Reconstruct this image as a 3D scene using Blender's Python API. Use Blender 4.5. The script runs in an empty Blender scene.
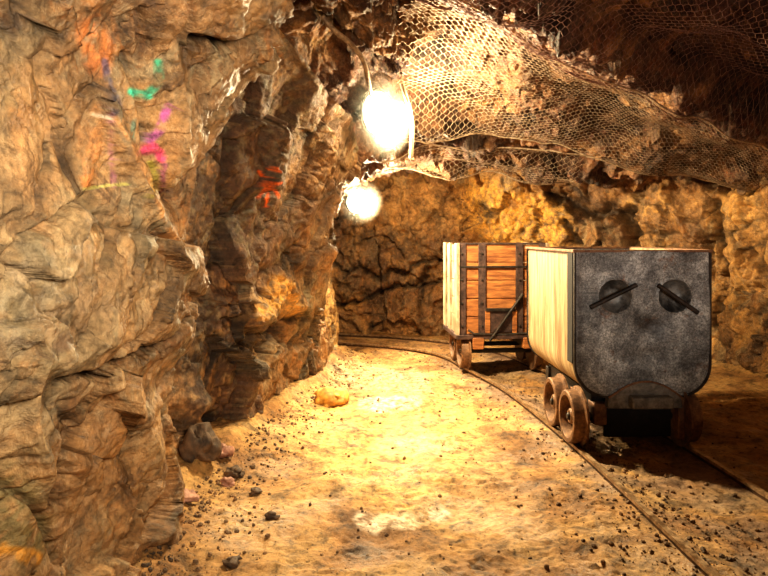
import bpy, bmesh, math, random
import numpy as np
from mathutils import Vector, Matrix
from mathutils.bvhtree import BVHTree

random.seed(7)
SC = bpy.context.scene
COL = SC.collection
F, CX, HY, CAMZ = 640.0, 384.0, 236.0, 1.59      # focal length (px), principal column, horizon row, eye height


def at(px, py, Y):
    """point in the tunnel seen at a pixel, Y metres ahead"""
    return Vector(((px - CX) * Y / F, Y, CAMZ - (py - HY) * Y / F))


def ground(px, py, z=0.0):
    Y = F * (CAMZ - z) / (py - HY)
    return Vector(((px - CX) * Y / F, Y, z))


# ------------------------------------------------------------------ noise
_r = np.random.RandomState(11)
PERM = _r.permutation(4096)
GRAD = _r.normal(size=(4096, 3))
GRAD /= np.linalg.norm(GRAD, axis=1)[:, None]
JIT = _r.rand(4096, 3)


def hsh(i, j, k, s=0):
    a = PERM[(i + s * 131) & 4095]
    b = PERM[(a + j) & 4095]
    return PERM[(b + k) & 4095]


def perlin(p, seed=0):
    i = np.floor(p).astype(np.int64)
    f = p - i
    u = f * f * f * (f * (f * 6 - 15) + 10)
    out = 0
    for dx in (0, 1):
        wx = u[:, 0] if dx else 1 - u[:, 0]
        for dy in (0, 1):
            wy = u[:, 1] if dy else 1 - u[:, 1]
            for dz in (0, 1):
                wz = u[:, 2] if dz else 1 - u[:, 2]
                g = GRAD[hsh(i[:, 0] + dx, i[:, 1] + dy, i[:, 2] + dz, seed)]
                d = (f[:, 0] - dx) * g[:, 0] + (f[:, 1] - dy) * g[:, 1] + (f[:, 2] - dz) * g[:, 2]
                out = out + wx * wy * wz * d
    return out * 1.6


def fbm(p, oct=4, seed=0, gain=.5, ridged=False):
    s, a, q = 0, 1.0, p.copy()
    for o in range(oct):
        n = perlin(q, seed + o)
        if ridged:
            n = 1 - 2 * np.abs(n)
        s = s + a * n
        a *= gain
        q = q * 2.03 + 7.3
    return s


def worley(p, seed=0):
    i = np.floor(p).astype(np.int64)
    n = len(p)
    F1 = np.full(n, 9.0); F2 = np.full(n, 9.0)
    ident = np.zeros(n, np.int64); vec = np.zeros((n, 3))
    for dx in (-1, 0, 1):
        for dy in (-1, 0, 1):
            for dz in (-1, 0, 1):
                c = i + np.array([dx, dy, dz])
                h = hsh(c[:, 0], c[:, 1], c[:, 2], seed)
                d = p - (c + JIT[h])
                dist = np.sqrt((d * d).sum(1))
                m = dist < F1
                F2 = np.where(m, F1, np.minimum(F2, dist))
                F1 = np.where(m, dist, F1)
                ident = np.where(m, h, ident)
                vec[m] = d[m]
    return F1, F2, ident, vec


def facets(P, scale, tilt, crack, seed, warp=.25, stretch=(1, 1, 1)):
    """broken-rock relief: each cell is a tilted flat face, cracks between them"""
    q = P * scale * np.array(stretch)
    w = np.stack([fbm(q * .9 + 3.1 * k, 3, seed + 20 + k) for k in range(3)], 1)
    q = q + warp * w
    F1, F2, idn, v = worley(q, seed)
    g = GRAD[(idn * 7 + 13) & 4095]
    d = (v * g).sum(1) * tilt + (JIT[idn, 0] - .5) * tilt * .7
    e = F2 - F1
    c = np.exp(-(e / .07) ** 2)
    return d - crack * c, c


# ------------------------------------------------------------------ helpers
def link(o, parent=None):
    COL.objects.link(o)
    if parent is not None:
        o.parent = parent
    return o


def tag(o, label=None, cat=None, group=None, kind=None):
    if label: o['label'] = label
    if cat: o['category'] = cat
    if group: o['group'] = group
    if kind: o['kind'] = kind
    return o


def empty(name, loc=(0, 0, 0), rot=(0, 0, 0)):
    o = bpy.data.objects.new(name, None)
    o.location = loc
    o.rotation_euler = rot
    o.empty_display_size = .1
    return link(o)


class MB:
    """collects shapes and links them as one mesh object"""
    def __init__(s):
        s.v, s.f = [], []

    def add(s, v, f):
        n = len(s.v)
        s.v += [tuple(a) for a in v]
        s.f += [tuple(i + n for i in a) for a in f]
        return s

    def box(s, c, size, R=None):
        c = Vector(c); h = Vector(size) / 2
        vs = [Vector((x * h.x, y * h.y, z * h.z)) for x in (-1, 1) for y in (-1, 1) for z in (-1, 1)]
        if R is not None:
            vs = [R @ v for v in vs]
        return s.add([v + c for v in vs], [(0, 1, 3, 2), (4, 6, 7, 5), (0, 4, 5, 1), (2, 3, 7, 6), (0, 2, 6, 4), (1, 5, 7, 3)])

    def tube(s, pts, r, n=8, cap=True, closed=False):
        pts = [Vector(p) for p in pts]
        m = len(pts)
        vs, fs, up = [], [], None
        for i, p in enumerate(pts):
            a, b = (pts[i - 1], pts[(i + 1) % m]) if closed else (pts[max(i - 1, 0)], pts[min(i + 1, m - 1)])
            t = (b - a).normalized()
            if up is None:
                up = t.orthogonal().normalized()
            up = (up - t * up.dot(t)).normalized()
            w = t.cross(up)
            rr = r[i] if isinstance(r, (list, tuple)) else r
            vs += [p + (up * math.cos(k * 2 * math.pi / n) + w * math.sin(k * 2 * math.pi / n)) * rr for k in range(n)]
        for i in range(m if closed else m - 1):
            j = (i + 1) % m
            for k in range(n):
                fs.append((i * n + k, i * n + (k + 1) % n, j * n + (k + 1) % n, j * n + k))
        if cap and not closed:
            fs += [tuple(range(n))[::-1], tuple(range((m - 1) * n, m * n))]
        return s.add(vs, fs)

    def lathe(s, prof, c, axis='X', n=40, sgn=1, closed=True):
        """prof = [(along, radius)], turned about an axis through c"""
        c = Vector(c); m = len(prof); vs, fs = [], []
        for a, r in prof:
            for k in range(n):
                t = 2 * math.pi * k / n
                y, z = r * math.cos(t), r * math.sin(t)
                p = {'X': (a * sgn, y, z), 'Y': (y, a * sgn, z), 'Z': (y, z, a * sgn)}[axis]
                vs.append(c + Vector(p))
        for i in range(m if closed else m - 1):
            j = (i + 1) % m
            for k in range(n):
                fs.append((i * n + k, i * n + (k + 1) % n, j * n + (k + 1) % n, j * n + k))
        if not closed:
            fs += [tuple(range(n)), tuple(range((m - 1) * n, m * n))]
        return s.add(vs, fs)

    def prism(s, poly, y0, y1):
        """(x, z) outline pulled from y0 to y1"""
        n = len(poly)
        vs = [(x, y0, z) for x, z in poly] + [(x, y1, z) for x, z in poly]
        fs = [tuple(range(n)), tuple(range(n, 2 * n))[::-1]]
        fs += [(i, i + n, (i + 1) % n + n, (i + 1) % n) for i in range(n)]
        return s.add(vs, fs)

    def build(s, name, mat, parent=None, smooth=True, bevel=0, angle=40):
        me = bpy.data.meshes.new(name)
        me.from_pydata(s.v, [], s.f)
        bm = bmesh.new(); bm.from_mesh(me)
        bmesh.ops.recalc_face_normals(bm, faces=bm.faces)
        if smooth:
            lim = math.radians(angle)
            for f in bm.faces: f.smooth = True
            for e in bm.edges:
                if len(e.link_faces) == 2 and e.calc_face_angle(0) > lim: e.smooth = False
        bm.to_mesh(me); bm.free()
        me.materials.append(mat)
        o = bpy.data.objects.new(name, me)
        link(o, parent)
        if bevel:
            b = o.modifiers.new('bevel', 'BEVEL'); b.width = bevel; b.segments = 2; b.limit_method = 'ANGLE'
        return o


def grid_mesh(name, P, nu, nv, mat, parent=None, attrs=None, flip=False):
    """P is (nu*nv, 3), v fastest"""
    me = bpy.data.meshes.new(name)
    idx = np.arange(nu * nv).reshape(nu, nv)
    q = np.stack([idx[:-1, :-1], idx[1:, :-1], idx[1:, 1:], idx[:-1, 1:]], -1).reshape(-1, 4)
    if flip: q = q[:, ::-1]
    nf = len(q)
    me.vertices.add(nu * nv); me.loops.add(nf * 4); me.polygons.add(nf)
    me.vertices.foreach_set('co', P.astype(np.float32).ravel())
    me.loops.foreach_set('vertex_index', q.astype(np.int32).ravel())
    me.polygons.foreach_set('loop_start', np.arange(nf, dtype=np.int32) * 4)
    me.polygons.foreach_set('use_smooth', np.ones(nf, dtype=bool))
    me.update(); me.validate()
    for k, a in (attrs or {}).items():
        if a.ndim == 2:
            t = me.attributes.new(k, 'FLOAT_COLOR', 'POINT'); t.data.foreach_set('color', a.astype(np.float32).ravel())
        else:
            t = me.attributes.new(k, 'FLOAT', 'POINT'); t.data.foreach_set('value', a.astype(np.float32).ravel())
    me.materials.append(mat)
    o = bpy.data.objects.new(name, me)
    return link(o, parent)


# ------------------------------------------------------------------ materials
class NT:
    def __init__(s, name):
        s.m = bpy.data.materials.new(name); s.m.use_nodes = True
        s.t = s.m.node_tree; s.t.nodes.clear()
        s.out = s.t.nodes.new('ShaderNodeOutputMaterial')
        s.b = s.t.nodes.new('ShaderNodeBsdfPrincipled')
        s.t.links.new(s.b.outputs[0], s.out.inputs[0])
        s.pos = s.t.nodes.new('ShaderNodeTexCoord').outputs['Object']

    def n(s, typ, **kw):
        o = s.t.nodes.new(typ)
        for k, v in kw.items(): setattr(o, k, v)
        return o

    def l(s, a, b):
        if hasattr(a, 'is_output') or hasattr(a, 'links'): s.t.links.new(a, b)
        else: b.default_value = a

    def mapping(s, scale, src=None, rot=(0, 0, 0)):
        m = s.n('ShaderNodeMapping'); m.inputs['Scale'].default_value = scale; m.inputs['Rotation'].default_value = rot
        s.l(src or s.pos, m.inputs[0]); return m.outputs[0]

    def noise(s, scale, detail=5, rough=.55, dist=0, src=None):
        o = s.n('ShaderNodeTexNoise')
        o.inputs['Scale'].default_value = scale; o.inputs['Detail'].default_value = detail
        o.inputs['Roughness'].default_value = rough; o.inputs['Distortion'].default_value = dist
        s.l(src or s.pos, o.inputs['Vector']); return o.outputs['Fac']

    def ramp(s, fac, stops, interp='LINEAR'):
        o = s.n('ShaderNodeValToRGB'); e = o.color_ramp.elements; o.color_ramp.interpolation = interp
        while len(e) < len(stops): e.new(.5)
        for i, (p, c) in enumerate(stops):
            e[i].position = p
            e[i].color = (c, c, c, 1) if isinstance(c, (int, float)) else (*c, 1)
        s.l(fac, o.inputs[0]); return o.outputs[0]

    def mix(s, fac, a, b, mode='MIX'):
        o = s.n('ShaderNodeMix', data_type='RGBA', blend_type=mode)
        s.l(fac, o.inputs['Factor'])
        for v, k in ((a, 6), (b, 7)):
            if isinstance(v, tuple): v = (*v, 1)
            s.l(v, o.inputs[k])
        return o.outputs[2]

    def math(s, op, a, b=0.0):
        o = s.n('ShaderNodeMath', operation=op); s.l(a, o.inputs[0]); s.l(b, o.inputs[1]); return o.outputs[0]

    def bump(s, h, strength, dist=.02, prev=None):
        o = s.n('ShaderNodeBump'); o.inputs['Strength'].default_value = strength; o.inputs['Distance'].default_value = dist
        s.l(h, o.inputs['Height'])
        if prev is not None: s.l(prev, o.inputs['Normal'])
        return o.outputs[0]

    def attr(s, name):
        return s.n('ShaderNodeAttribute', attribute_name=name)

    def done(s, col=None, rough=.6, metal=0, normal=None, spec=.5):
        if col is not None: s.l((*col, 1) if isinstance(col, tuple) else col, s.b.inputs['Base Color'])
        s.l(rough, s.b.inputs['Roughness']); s.l(metal, s.b.inputs['Metallic'])
        s.b.inputs['Specular IOR Level'].default_value = spec
        if normal is not None: s.l(normal, s.b.inputs['Normal'])
        return s.m


def rock_material(name, pal, spec=.5, rough=(.42, .75), tint=True, veins=.35, bump=.85, con=1.0, patches=False):
    t = NT(name)
    a = t.noise(1.3, 7, .62, .6)
    c = t.ramp(a, [(.30, pal[0]), (.42, pal[1]), (.52, pal[2]), (.62, pal[3]), (.72, pal[4])])
    g = t.noise(2.6, 6, .6, 1.2, t.mapping((1, 1, .6)))
    c = t.mix(t.ramp(g, [(.5, 0.0), (.62, .75)]), c, pal[5])
    # rusty streaks and pale veins following a bedding direction
    v = t.noise(3.2, 6, .65, 1.5, t.mapping((2.0, .7, 1.1), rot=(.5, .3, .2)))
    c = t.mix(t.ramp(v, [(.56, 0.0), (.66, .55)]), c, pal[6])
    v2 = t.noise(6.0, 8, .7, 2.0, t.mapping((1, 1.6, .55), rot=(.2, .5, 0)))
    c = t.mix(t.ramp(v2, [(.485, 0.0), (.50, veins), (.515, 0.0)]), c, (.75, .55, .32))
    if patches:
        pn = t.noise(1.1, 5, .6, 1.0, t.mapping((1, 1, .8), rot=(.3, .2, .4)))
        c = t.mix(t.ramp(pn, [(.38, .5), (.46, 0.0)]), c, (.21, .175, .10))
        c = t.mix(t.ramp(pn, [(.55, 0.0), (.63, .7)]), c, (.46, .22, .07))
        pn2 = t.noise(2.0, 6, .65, 1.2)
        c = t.mix(t.ramp(pn2, [(.58, 0.0), (.64, .75)]), c, (.09, .05, .03))
        c = t.mix(t.ramp(pn2, [(.34, .5), (.40, 0.0)]), c, (.52, .37, .20))
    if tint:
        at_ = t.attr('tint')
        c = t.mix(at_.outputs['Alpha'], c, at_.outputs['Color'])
    fine = t.noise(34, 6, .75)
    c = t.mix(1.0, c, t.ramp(fine, [(.30, 1 - .65 * con), (.48, .95), (.68, 1.35)]), 'MULTIPLY')
    mid = t.noise(9, 6, .7, .8)
    c = t.mix(1.0, c, t.ramp(mid, [(.33, 1 - .65 * con), (.47, 1 - .05 * con), (.65, 1.2)]), 'MULTIPLY')
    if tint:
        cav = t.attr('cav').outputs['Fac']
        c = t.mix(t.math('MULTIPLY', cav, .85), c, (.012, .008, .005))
    h = t.math('ADD', t.math('MULTIPLY', t.noise(11, 9, .68, .5), 1.6), t.math('MULTIPLY', fine, .45))
    nm = t.bump(h, bump, .05)
    r = t.ramp(t.noise(5, 5, .6), [(.35, rough[0]), (.65, rough[1])])
    return t.done(c, r, 0, nm, spec)


PAL_L = [(.06, .034, .018), (.18, .095, .040), (.33, .185, .080), (.45, .27, .12), (.60, .40, .19), (.24, .20, .125), (.38, .16, .05)]
PAL_C = [(.02, .010, .008), (.09, .035, .02), (.20, .085, .035), (.40, .20, .07), (.62, .38, .14), (.12, .08, .06), (.28, .08, .03)]
PAL_R = [(.05, .026, .012), (.17, .08, .028), (.34, .17, .05), (.52, .27, .075), (.68, .42, .14), (.25, .17, .085), (.45, .19, .04)]
M_LEFT = rock_material('left_rock', PAL_L, bump=.6, con=.85, rough=(.34, .68), patches=True)
M_CEIL = rock_material('ceiling_rock', PAL_C)
M_RIGHT = rock_material('right_rock', PAL_R)
M_BACK = rock_material('back_rock', PAL_R, bump=.6, con=.75)


def floor_material():
    t = NT('dirt_floor')
    a = t.noise(1.6, 7, .62, .4)
    c = t.ramp(a, [(.30, (.15, .070, .022)), (.44, (.32, .165, .055)), (.57, (.46, .27, .095)), (.72, (.60, .41, .20))])
    at_ = t.attr('tint')
    c = t.mix(at_.outputs['Alpha'], c, at_.outputs['Color'])
    f = t.noise(26, 8, .75)
    c = t.mix(1.0, c, t.ramp(f, [(.34, .3), (.47, .95), (.66, 1.25)]), 'MULTIPLY')
    m = t.noise(6, 7, .7, .6)
    c = t.mix(1.0, c, t.ramp(m, [(.36, .35), (.48, .9), (.62, 1.2)]), 'MULTIPLY')
    g = t.n('ShaderNodeTexVoronoi'); g.inputs['Scale'].default_value = 38
    t.l(t.pos, g.inputs['Vector'])
    peb = t.ramp(g.outputs['Distance'], [(.12, 1.0), (.3, 0.0)])
    peb = t.math('MULTIPLY', peb, t.ramp(t.noise(2.2, 4), [(.48, 0.0), (.6, 1.0)]))
    c = t.mix(t.math('MULTIPLY', peb, .55), c, (.07, .045, .028))
    h = t.math('ADD', t.math('MULTIPLY', t.noise(14, 9, .7), 1.2), t.math('MULTIPLY', f, .5))
    h = t.math('ADD', h, t.math('MULTIPLY', peb, .25))
    wet = t.attr('wet').outputs['Fac']
    r = t.math('SUBTRACT', .8, t.math('MULTIPLY', wet, .5))
    return t.done(c, r, 0, t.bump(h, .6, .035), .5)


M_FLOOR = floor_material()


def simple_noise_mat(name, c0, c1, scale=12, rough=(.5, .8), metal=0, bump=.3, stretch=(1, 1, 1), spots=None, bd=.01, lo=.38, hi=.62):
    t = NT(name)
    v = t.mapping(stretch)
    a = t.noise(scale, 7, .65, .3, v)
    c = t.ramp(a, [(lo, c0), (hi, c1)])
    if spots:
        s = t.noise(spots[1], 6, .7, .5, v)
        c = t.mix(t.ramp(s, [(spots[2], 0.0), (spots[2] + .1, .9)]), c, spots[0])
    b = t.noise(scale * 3, 6, .7, 0, v)
    c = t.mix(1.0, c, t.ramp(b, [(.3, .55), (.6, 1.1)]), 'MULTIPLY')
    return t.done(c, t.ramp(a, [(.3, rough[0]), (.7, rough[1])]), metal, t.bump(b, bump, bd))


def face_steel():
    t = NT('dented_grey_steel')
    a = t.noise(5, 10, .78, .3)
    c = t.ramp(a, [(.34, (.06, .06, .06)), (.46, (.15, .15, .145)), (.56, (.26, .26, .245)), (.68, (.44, .42, .38))])
    s = t.noise(9, 7, .72, 1.0)
    c = t.mix(t.ramp(s, [(.58, 0.0), (.68, .7)]), c, (.16, .07, .03))
    f = t.noise(70, 5, .85)
    c = t.mix(1.0, c, t.ramp(f, [(.36, .3), (.5, 1.0), (.64, 1.9)]), 'MULTIPLY')
    big = t.noise(2.6, 5, .6, .6)
    c = t.mix(1.0, c, t.ramp(big, [(.36, .5), (.5, .95), (.62, 1.3)]), 'MULTIPLY')
    c = t.mix(t.attr('grime').outputs['Fac'], c, (.035, .028, .024))
    return t.done(c, t.ramp(a, [(.3, .42), (.7, .62)]), .25, t.bump(t.math('ADD', f, t.math('MULTIPLY', a, 1.0)), .35, .008))


M_FACE = face_steel()
M_DISH = simple_noise_mat('shaded_dish_steel', (.035, .033, .03), (.24, .23, .21), 9, (.35, .6), .5, .3)  # darker steel, shade inside the dished holes put into the colour
M_BLACK = simple_noise_mat('black_iron_and_shade', (.006, .005, .005), (.02, .017, .015), 14, (.8, .95), 0, .3)
M_PALE = simple_noise_mat('pale_boards', (.24, .145, .058), (.52, .40, .225), 5, (.55, .8), 0, .35, (1, 5, .3), ((.20, .09, .03), 3, .54))
M_RUST = simple_noise_mat('rusty_iron', (.12, .055, .03), (.30, .16, .085), 14, (.5, .8), .35, .4)
M_DARK = simple_noise_mat('dark_iron', (.018, .015, .013), (.06, .045, .035), 14, (.45, .7), .5, .4)
M_WHEEL = simple_noise_mat('wheel_iron', (.10, .05, .028), (.30, .165, .085), 16, (.4, .7), .35, .3)
M_BUFFER = simple_noise_mat('worn_grey_iron', (.10, .09, .075), (.24, .21, .17), 12, (.5, .75), .4, .4)
M_RAIL = simple_noise_mat('rail_steel', (.22, .13, .065), (.60, .42, .25), 18, (.3, .5), .6, .3)
M_RAILSIDE = simple_noise_mat('rail_side', (.045, .022, .012), (.14, .075, .04), 18, (.5, .8), .3, .3)
M_WOOD = simple_noise_mat('orange_brown_planks', (.20, .065, .018), (.50, .20, .055), 5, (.55, .8), 0, .5, (.6, 1, 5), ((.08, .035, .015), 1.6, .60))
M_WHITE = simple_noise_mat('lamplit_pale_planks', (.26, .18, .10), (.58, .47, .32), 6, (.6, .85), 0, .5, (1, 1, .5), ((.12, .06, .03), 6, .62))  # lamplit whiteness of the timber cart's sides put into the colour
M_STRAP = simple_noise_mat('brown_iron_strap', (.045, .028, .026), (.13, .075, .06), 14, (.5, .75), .4, .3)
M_WIRE = simple_noise_mat('galvanised_wire', (.36, .25, .16), (.70, .56, .40), 20, (.35, .6), .5, .1)
M_WIRED = simple_noise_mat('rusty_wire', (.20, .10, .085), (.45, .28, .22), 20, (.4, .7), .5, .1)
M_CABLE = simple_noise_mat('dusty_cable', (.16, .10, .06), (.42, .30, .18), 20, (.5, .7), 0, .2)
M_STONE = rock_material('loose_stone', PAL_R, tint=False)
M_CHIP = simple_noise_mat('chips', (.07, .042, .024), (.30, .18, .09), 3, (.7, .9), 0, .3)
M_PINK = simple_noise_mat('reddish_stone', (.26, .11, .07), (.60, .34, .24), 8, (.5, .8), 0, .6)
M_GOLD = simple_noise_mat('ochre_stone', (.42, .19, .035), (.82, .44, .09), 6, (.5, .8), 0, .6)
M_DSTONE = simple_noise_mat('dark_stone', (.05, .03, .018), (.20, .12, .065), 5, (.65, .9), 0, .8)


def emit(name, col, s):
    m = bpy.data.materials.new(name); m.use_nodes = True
    t = m.node_tree; t.nodes.clear()
    e = t.nodes.new('ShaderNodeEmission'); o = t.nodes.new('ShaderNodeOutputMaterial')
    e.inputs[0].default_value = (*col, 1); e.inputs[1].default_value = s
    t.links.new(e.outputs[0], o.inputs[0]); return m


M_GLOW = emit('lamp_glass', (1, .86, .58), 60)



def glare_material():  # haze volume standing in for camera glare round the lamps
    m = bpy.data.materials.new('glare_haze'); m.use_nodes = True
    t = m.node_tree; t.nodes.clear()
    o = t.nodes.new('ShaderNodeOutputMaterial'); v = t.nodes.new('ShaderNodeVolumeScatter')
    tc = t.nodes.new('ShaderNodeTexCoord'); ln = t.nodes.new('ShaderNodeVectorMath'); ln.operation = 'LENGTH'
    mr = t.nodes.new('ShaderNodeMapRange'); mr.interpolation_type = 'SMOOTHSTEP'
    mr.inputs['From Min'].default_value = .35; mr.inputs['From Max'].default_value = .10
    mr.inputs['To Min'].default_value = 0; mr.inputs['To Max'].default_value = 1.1
    t.links.new(tc.outputs['Object'], ln.inputs[0]); t.links.new(ln.outputs['Value'], mr.inputs['Value'])
    t.links.new(mr.outputs['Result'], v.inputs['Density']); v.inputs['Color'].default_value = (1, .9, .7, 1)
    t.links.new(v.outputs[0], o.inputs['Volume']); return m


M_GLARE = glare_material()

# ------------------------------------------------------------------ the tunnel shell
# cross sections at stations Y: left floor -> roof -> right floor, (X, Z)
SEC = {
    -4.0: [(-1.40, -.2), (-1.40, .6), (-1.25, 1.3), (-1.1, 2.0), (-.75, 2.6), (.1, 2.95), (1.2, 3.1), (2.2, 2.95), (2.8, 2.4), (3.0, 1.8), (3.0, .9), (3.0, -.2)],
    1.5:  [(-1.42, -.2), (-1.36, .6), (-1.22, 1.3), (-1.08, 2.0), (-.72, 2.6), (.05, 2.95), (1.2, 3.1), (2.3, 2.95), (2.9, 2.4), (3.1, 1.8), (3.1, .9), (3.1, -.2)],
    2.6:  [(-1.36, -.2), (-1.24, .6), (-1.10, 1.3), (-.97, 2.0), (-.62, 2.55), (.0, 2.88), (1.2, 3.1), (2.5, 3.0), (3.2, 2.4), (3.4, 1.8), (3.4, .9), (3.4, -.2)],
    3.3:  [(-1.22, -.2), (-1.13, .6), (-.99, 1.3), (-.86, 1.95), (-.60, 2.5), (-.1, 2.86), (1.2, 3.15), (2.7, 3.05), (3.6, 2.45), (3.8, 1.8), (3.8, .9), (3.8, -.2)],
    3.8: [(-1.34, -.2), (-1.50, .6), (-1.58, 1.3), (-1.50, 2.05), (-1.15, 2.85), (-.15, 3.3), (1.3, 3.2), (2.8, 3.05), (3.8, 2.5), (4.0, 1.8), (4.0, .9), (4.0, -.2)],
    4.6:  [(-1.16, -.2), (-1.24, .6), (-1.32, 1.3), (-1.24, 2.0), (-.95, 2.8), (-.1, 3.35), (1.3, 3.12), (2.9, 3.0), (4.0, 2.5), (4.2, 1.8), (4.2, .9), (4.2, -.2)],
    5.5:  [(-1.08, -.2), (-1.02, .6), (-.98, 1.3), (-.90, 2.0), (-.66, 2.6), (-.05, 3.15), (1.3, 3.0), (2.9, 3.0), (4.3, 2.75), (4.6, 1.9), (4.3, .9), (4.3, -.2)],
    6.2:  [(-.92, -.2), (-.86, .6), (-.80, 1.3), (-.66, 1.95), (-.42, 2.4), (.1, 2.98), (1.4, 2.90), (3.0, 2.92), (4.35, 2.7), (4.65, 1.9), (4.3, .9), (4.25, -.2)],
    6.7:  [(-.72, -.2), (-.70, .6), (-.66, 1.3), (-.57, 1.8), (-.40, 2.18), (.1, 2.58), (1.4, 2.76), (3.0, 2.74), (4.35, 2.5), (4.65, 1.8), (4.25, .9), (4.2, -.2)],
    7.5:  [(-.70, -.2), (-.78, .6), (-.88, 1.3), (-.85, 1.8), (-.55, 2.25), (.1, 2.55), (1.4, 2.66), (3.0, 2.42), (4.2, 2.15), (4.5, 1.6), (4.2, .9), (4.15, -.2)],
    8.6:  [(-.56, -.2), (-.70, .6), (-.88, 1.3), (-.72, 1.8), (-.45, 2.2), (.1, 2.44), (1.5, 2.50), (3.0, 2.32), (4.2, 2.1), (4.4, 1.7), (4.3, .9), (4.3, -.2)],
    8.95: [(-1.0, -.2), (-1.1, .6), (-1.2, 1.3), (-1.1, 1.8), (-.8, 2.2), (.1, 2.55), (1.5, 2.65), (3.0, 2.5), (4.2, 2.2), (4.4, 1.7), (4.4, .9), (4.4, -.2)],
    9.3:  [(-3.6, -.2), (-3.6, .6), (-3.5, 1.3), (-3.2, 1.8), (-2.2, 2.25), (.0, 2.55), (1.5, 2.65), (3.0, 2.5), (4.2, 2.2), (4.4, 1.7), (4.4, .9), (4.4, -.2)],
    11.2: [(-3.7, -.2), (-3.7, .6), (-3.6, 1.3), (-3.3, 1.8), (-2.3, 2.25), (.0, 2.6), (1.5, 2.7), (3.0, 2.5), (4.2, 2.2), (4.4, 1.7), (4.4, .9), (4.4, -.2)],
}
SY = np.array(sorted(SEC)); SP = np.array([SEC[y] for y in SY])      # (ns, 12, 2)


def pchip(xs, ys, x):
    """monotone cubic through stations, vectorised over trailing axes"""
    h = np.diff(xs).reshape(-1, *([1] * (ys.ndim - 1)))
    d = np.diff(ys, axis=0) / h
    m = np.zeros_like(ys)
    a, b = d[:-1], d[1:]
    w1, w2 = 2 * h[1:] + h[:-1], h[1:] + 2 * h[:-1]
    ok = a * b > 0
    with np.errstate(divide='ignore', invalid='ignore'):
        mm = (w1 + w2) / (w1 / a + w2 / b)
    m[1:-1] = np.where(ok, mm, 0); m[0] = d[0]; m[-1] = d[-1]
    i = np.clip(np.searchsorted(xs, x) - 1, 0, len(xs) - 2)
    hh = (xs[i + 1] - xs[i]); t = (x - xs[i]) / hh
    sh = (-1, *([1] * (ys.ndim - 1))); t = t.reshape(sh); hh = hh.reshape(sh)
    t2, t3 = t * t, t * t * t
    return (2 * t3 - 3 * t2 + 1) * ys[i] + (t3 - 2 * t2 + t) * hh * m[i] + (-2 * t3 + 3 * t2) * ys[i + 1] + (t3 - t2) * hh * m[i + 1]


def catmull(P, t):
    """P (n, k, 2) control rows, t in 0..k-1 -> (n, len(t), 2)"""
    k = P.shape[1]
    Q = np.concatenate([2 * P[:, :1] - P[:, 1:2], P, 2 * P[:, -1:] - P[:, -2:-1]], 1)
    i = np.clip(np.floor(t).astype(int), 0, k - 2); f = (t - i)[None, :, None]
    p0, p1, p2, p3 = Q[:, i], Q[:, i + 1], Q[:, i + 2], Q[:, i + 3]
    return .5 * (2 * p1 + (p2 - p0) * f + (2 * p0 - 5 * p1 + 4 * p2 - p3) * f * f + (3 * p1 - p0 - 3 * p2 + p3) * f ** 3)


def polydist(px, py, line):
    best = np.full(px.shape, 1e9)
    for (x0, y0), (x1, y1) in zip(line[:-1], line[1:]):
        dx, dy = x1 - x0, y1 - y0
        t = np.clip(((px - x0) * dx + (py - y0) * dy) / (dx * dx + dy * dy + 1e-9), 0, 1)
        best = np.minimum(best, np.hypot(px - x0 - t * dx, py - y0 - t * dy))
    return best


# ridges (+) and cracks (-) of the left wall: line, width, depth in m, Y range
STROKES = [
    ([(58, 378), (95, 374), (130, 358), (165, 344), (192, 322)], 4, -.10, 0, 3.6),
    ([(60, 360), (110, 338), (160, 322)], 16, .05, 0, 3.6),
    ([(100, 92), (118, 140), (140, 190), (165, 235), (187, 268)], 7, .055, 0, 3.6),
    ([(128, 60), (142, 100), (152, 150), (168, 200)], 5, -.05, 0, 3.6),
    ([(172, 55), (178, 110), (184, 160)], 8, .05, 0, 3.6),
    ([(195, 43), (232, 49)], 4, -.10, 0, 3.9),
    ([(232, 50), (265, 36), (300, 24)], 6, -.05, 0, 3.9),
    ([(262, 62), (300, 38), (352, 4)], 6, .07, 0, 3.9),
    ([(0, 268), (30, 240), (70, 215), (95, 190)], 5, -.05, 0, 3.6),
    ([(140, 10), (145, 40), (140, 60)], 4, -.05, 0, 3.6),
    ([(66, 405), (74, 440), (60, 500)], 6, -.05, 0, 3.6),
    ([(20, 300), (36, 350), (25, 420), (45, 470)], 10, .05, 0, 3.6),
    ([(110, 385), (140, 420), (155, 470), (160, 530)], 14, .06, 0, 3.6),
    ([(0, 480), (40, 505), (60, 560)], 5, -.05, 0, 3.6),
    ([(55, 0), (40, 10), (25, 0)], 10, -.12, 0, 3.6),
    ([(250, 345), (270, 330), (275, 322), (300, 316)], 4, -.10, 4.4, 7),
    ([(262, 316), (278, 278), (296, 306)], 9, .12, 4.4, 7.5),
    ([(255, 330), (268, 356), (280, 330)], 6, -.16, 4.4, 7.5),
    ([(300, 345), (315, 330), (322, 318)], 5, -.07, 5, 8),
    ([(215, 420), (225, 450), (250, 455)], 8, -.14, 3.6, 5.2),
    ([(235, 130), (225, 200), (215, 260)], 6, -.07, 3.6, 6),
    ([(290, 120), (275, 190), (262, 260)], 7, .06, 3.6, 6.2),
    ([(330, 150), (305, 210), (295, 260)], 8, .07, 4, 7),
]
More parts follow.
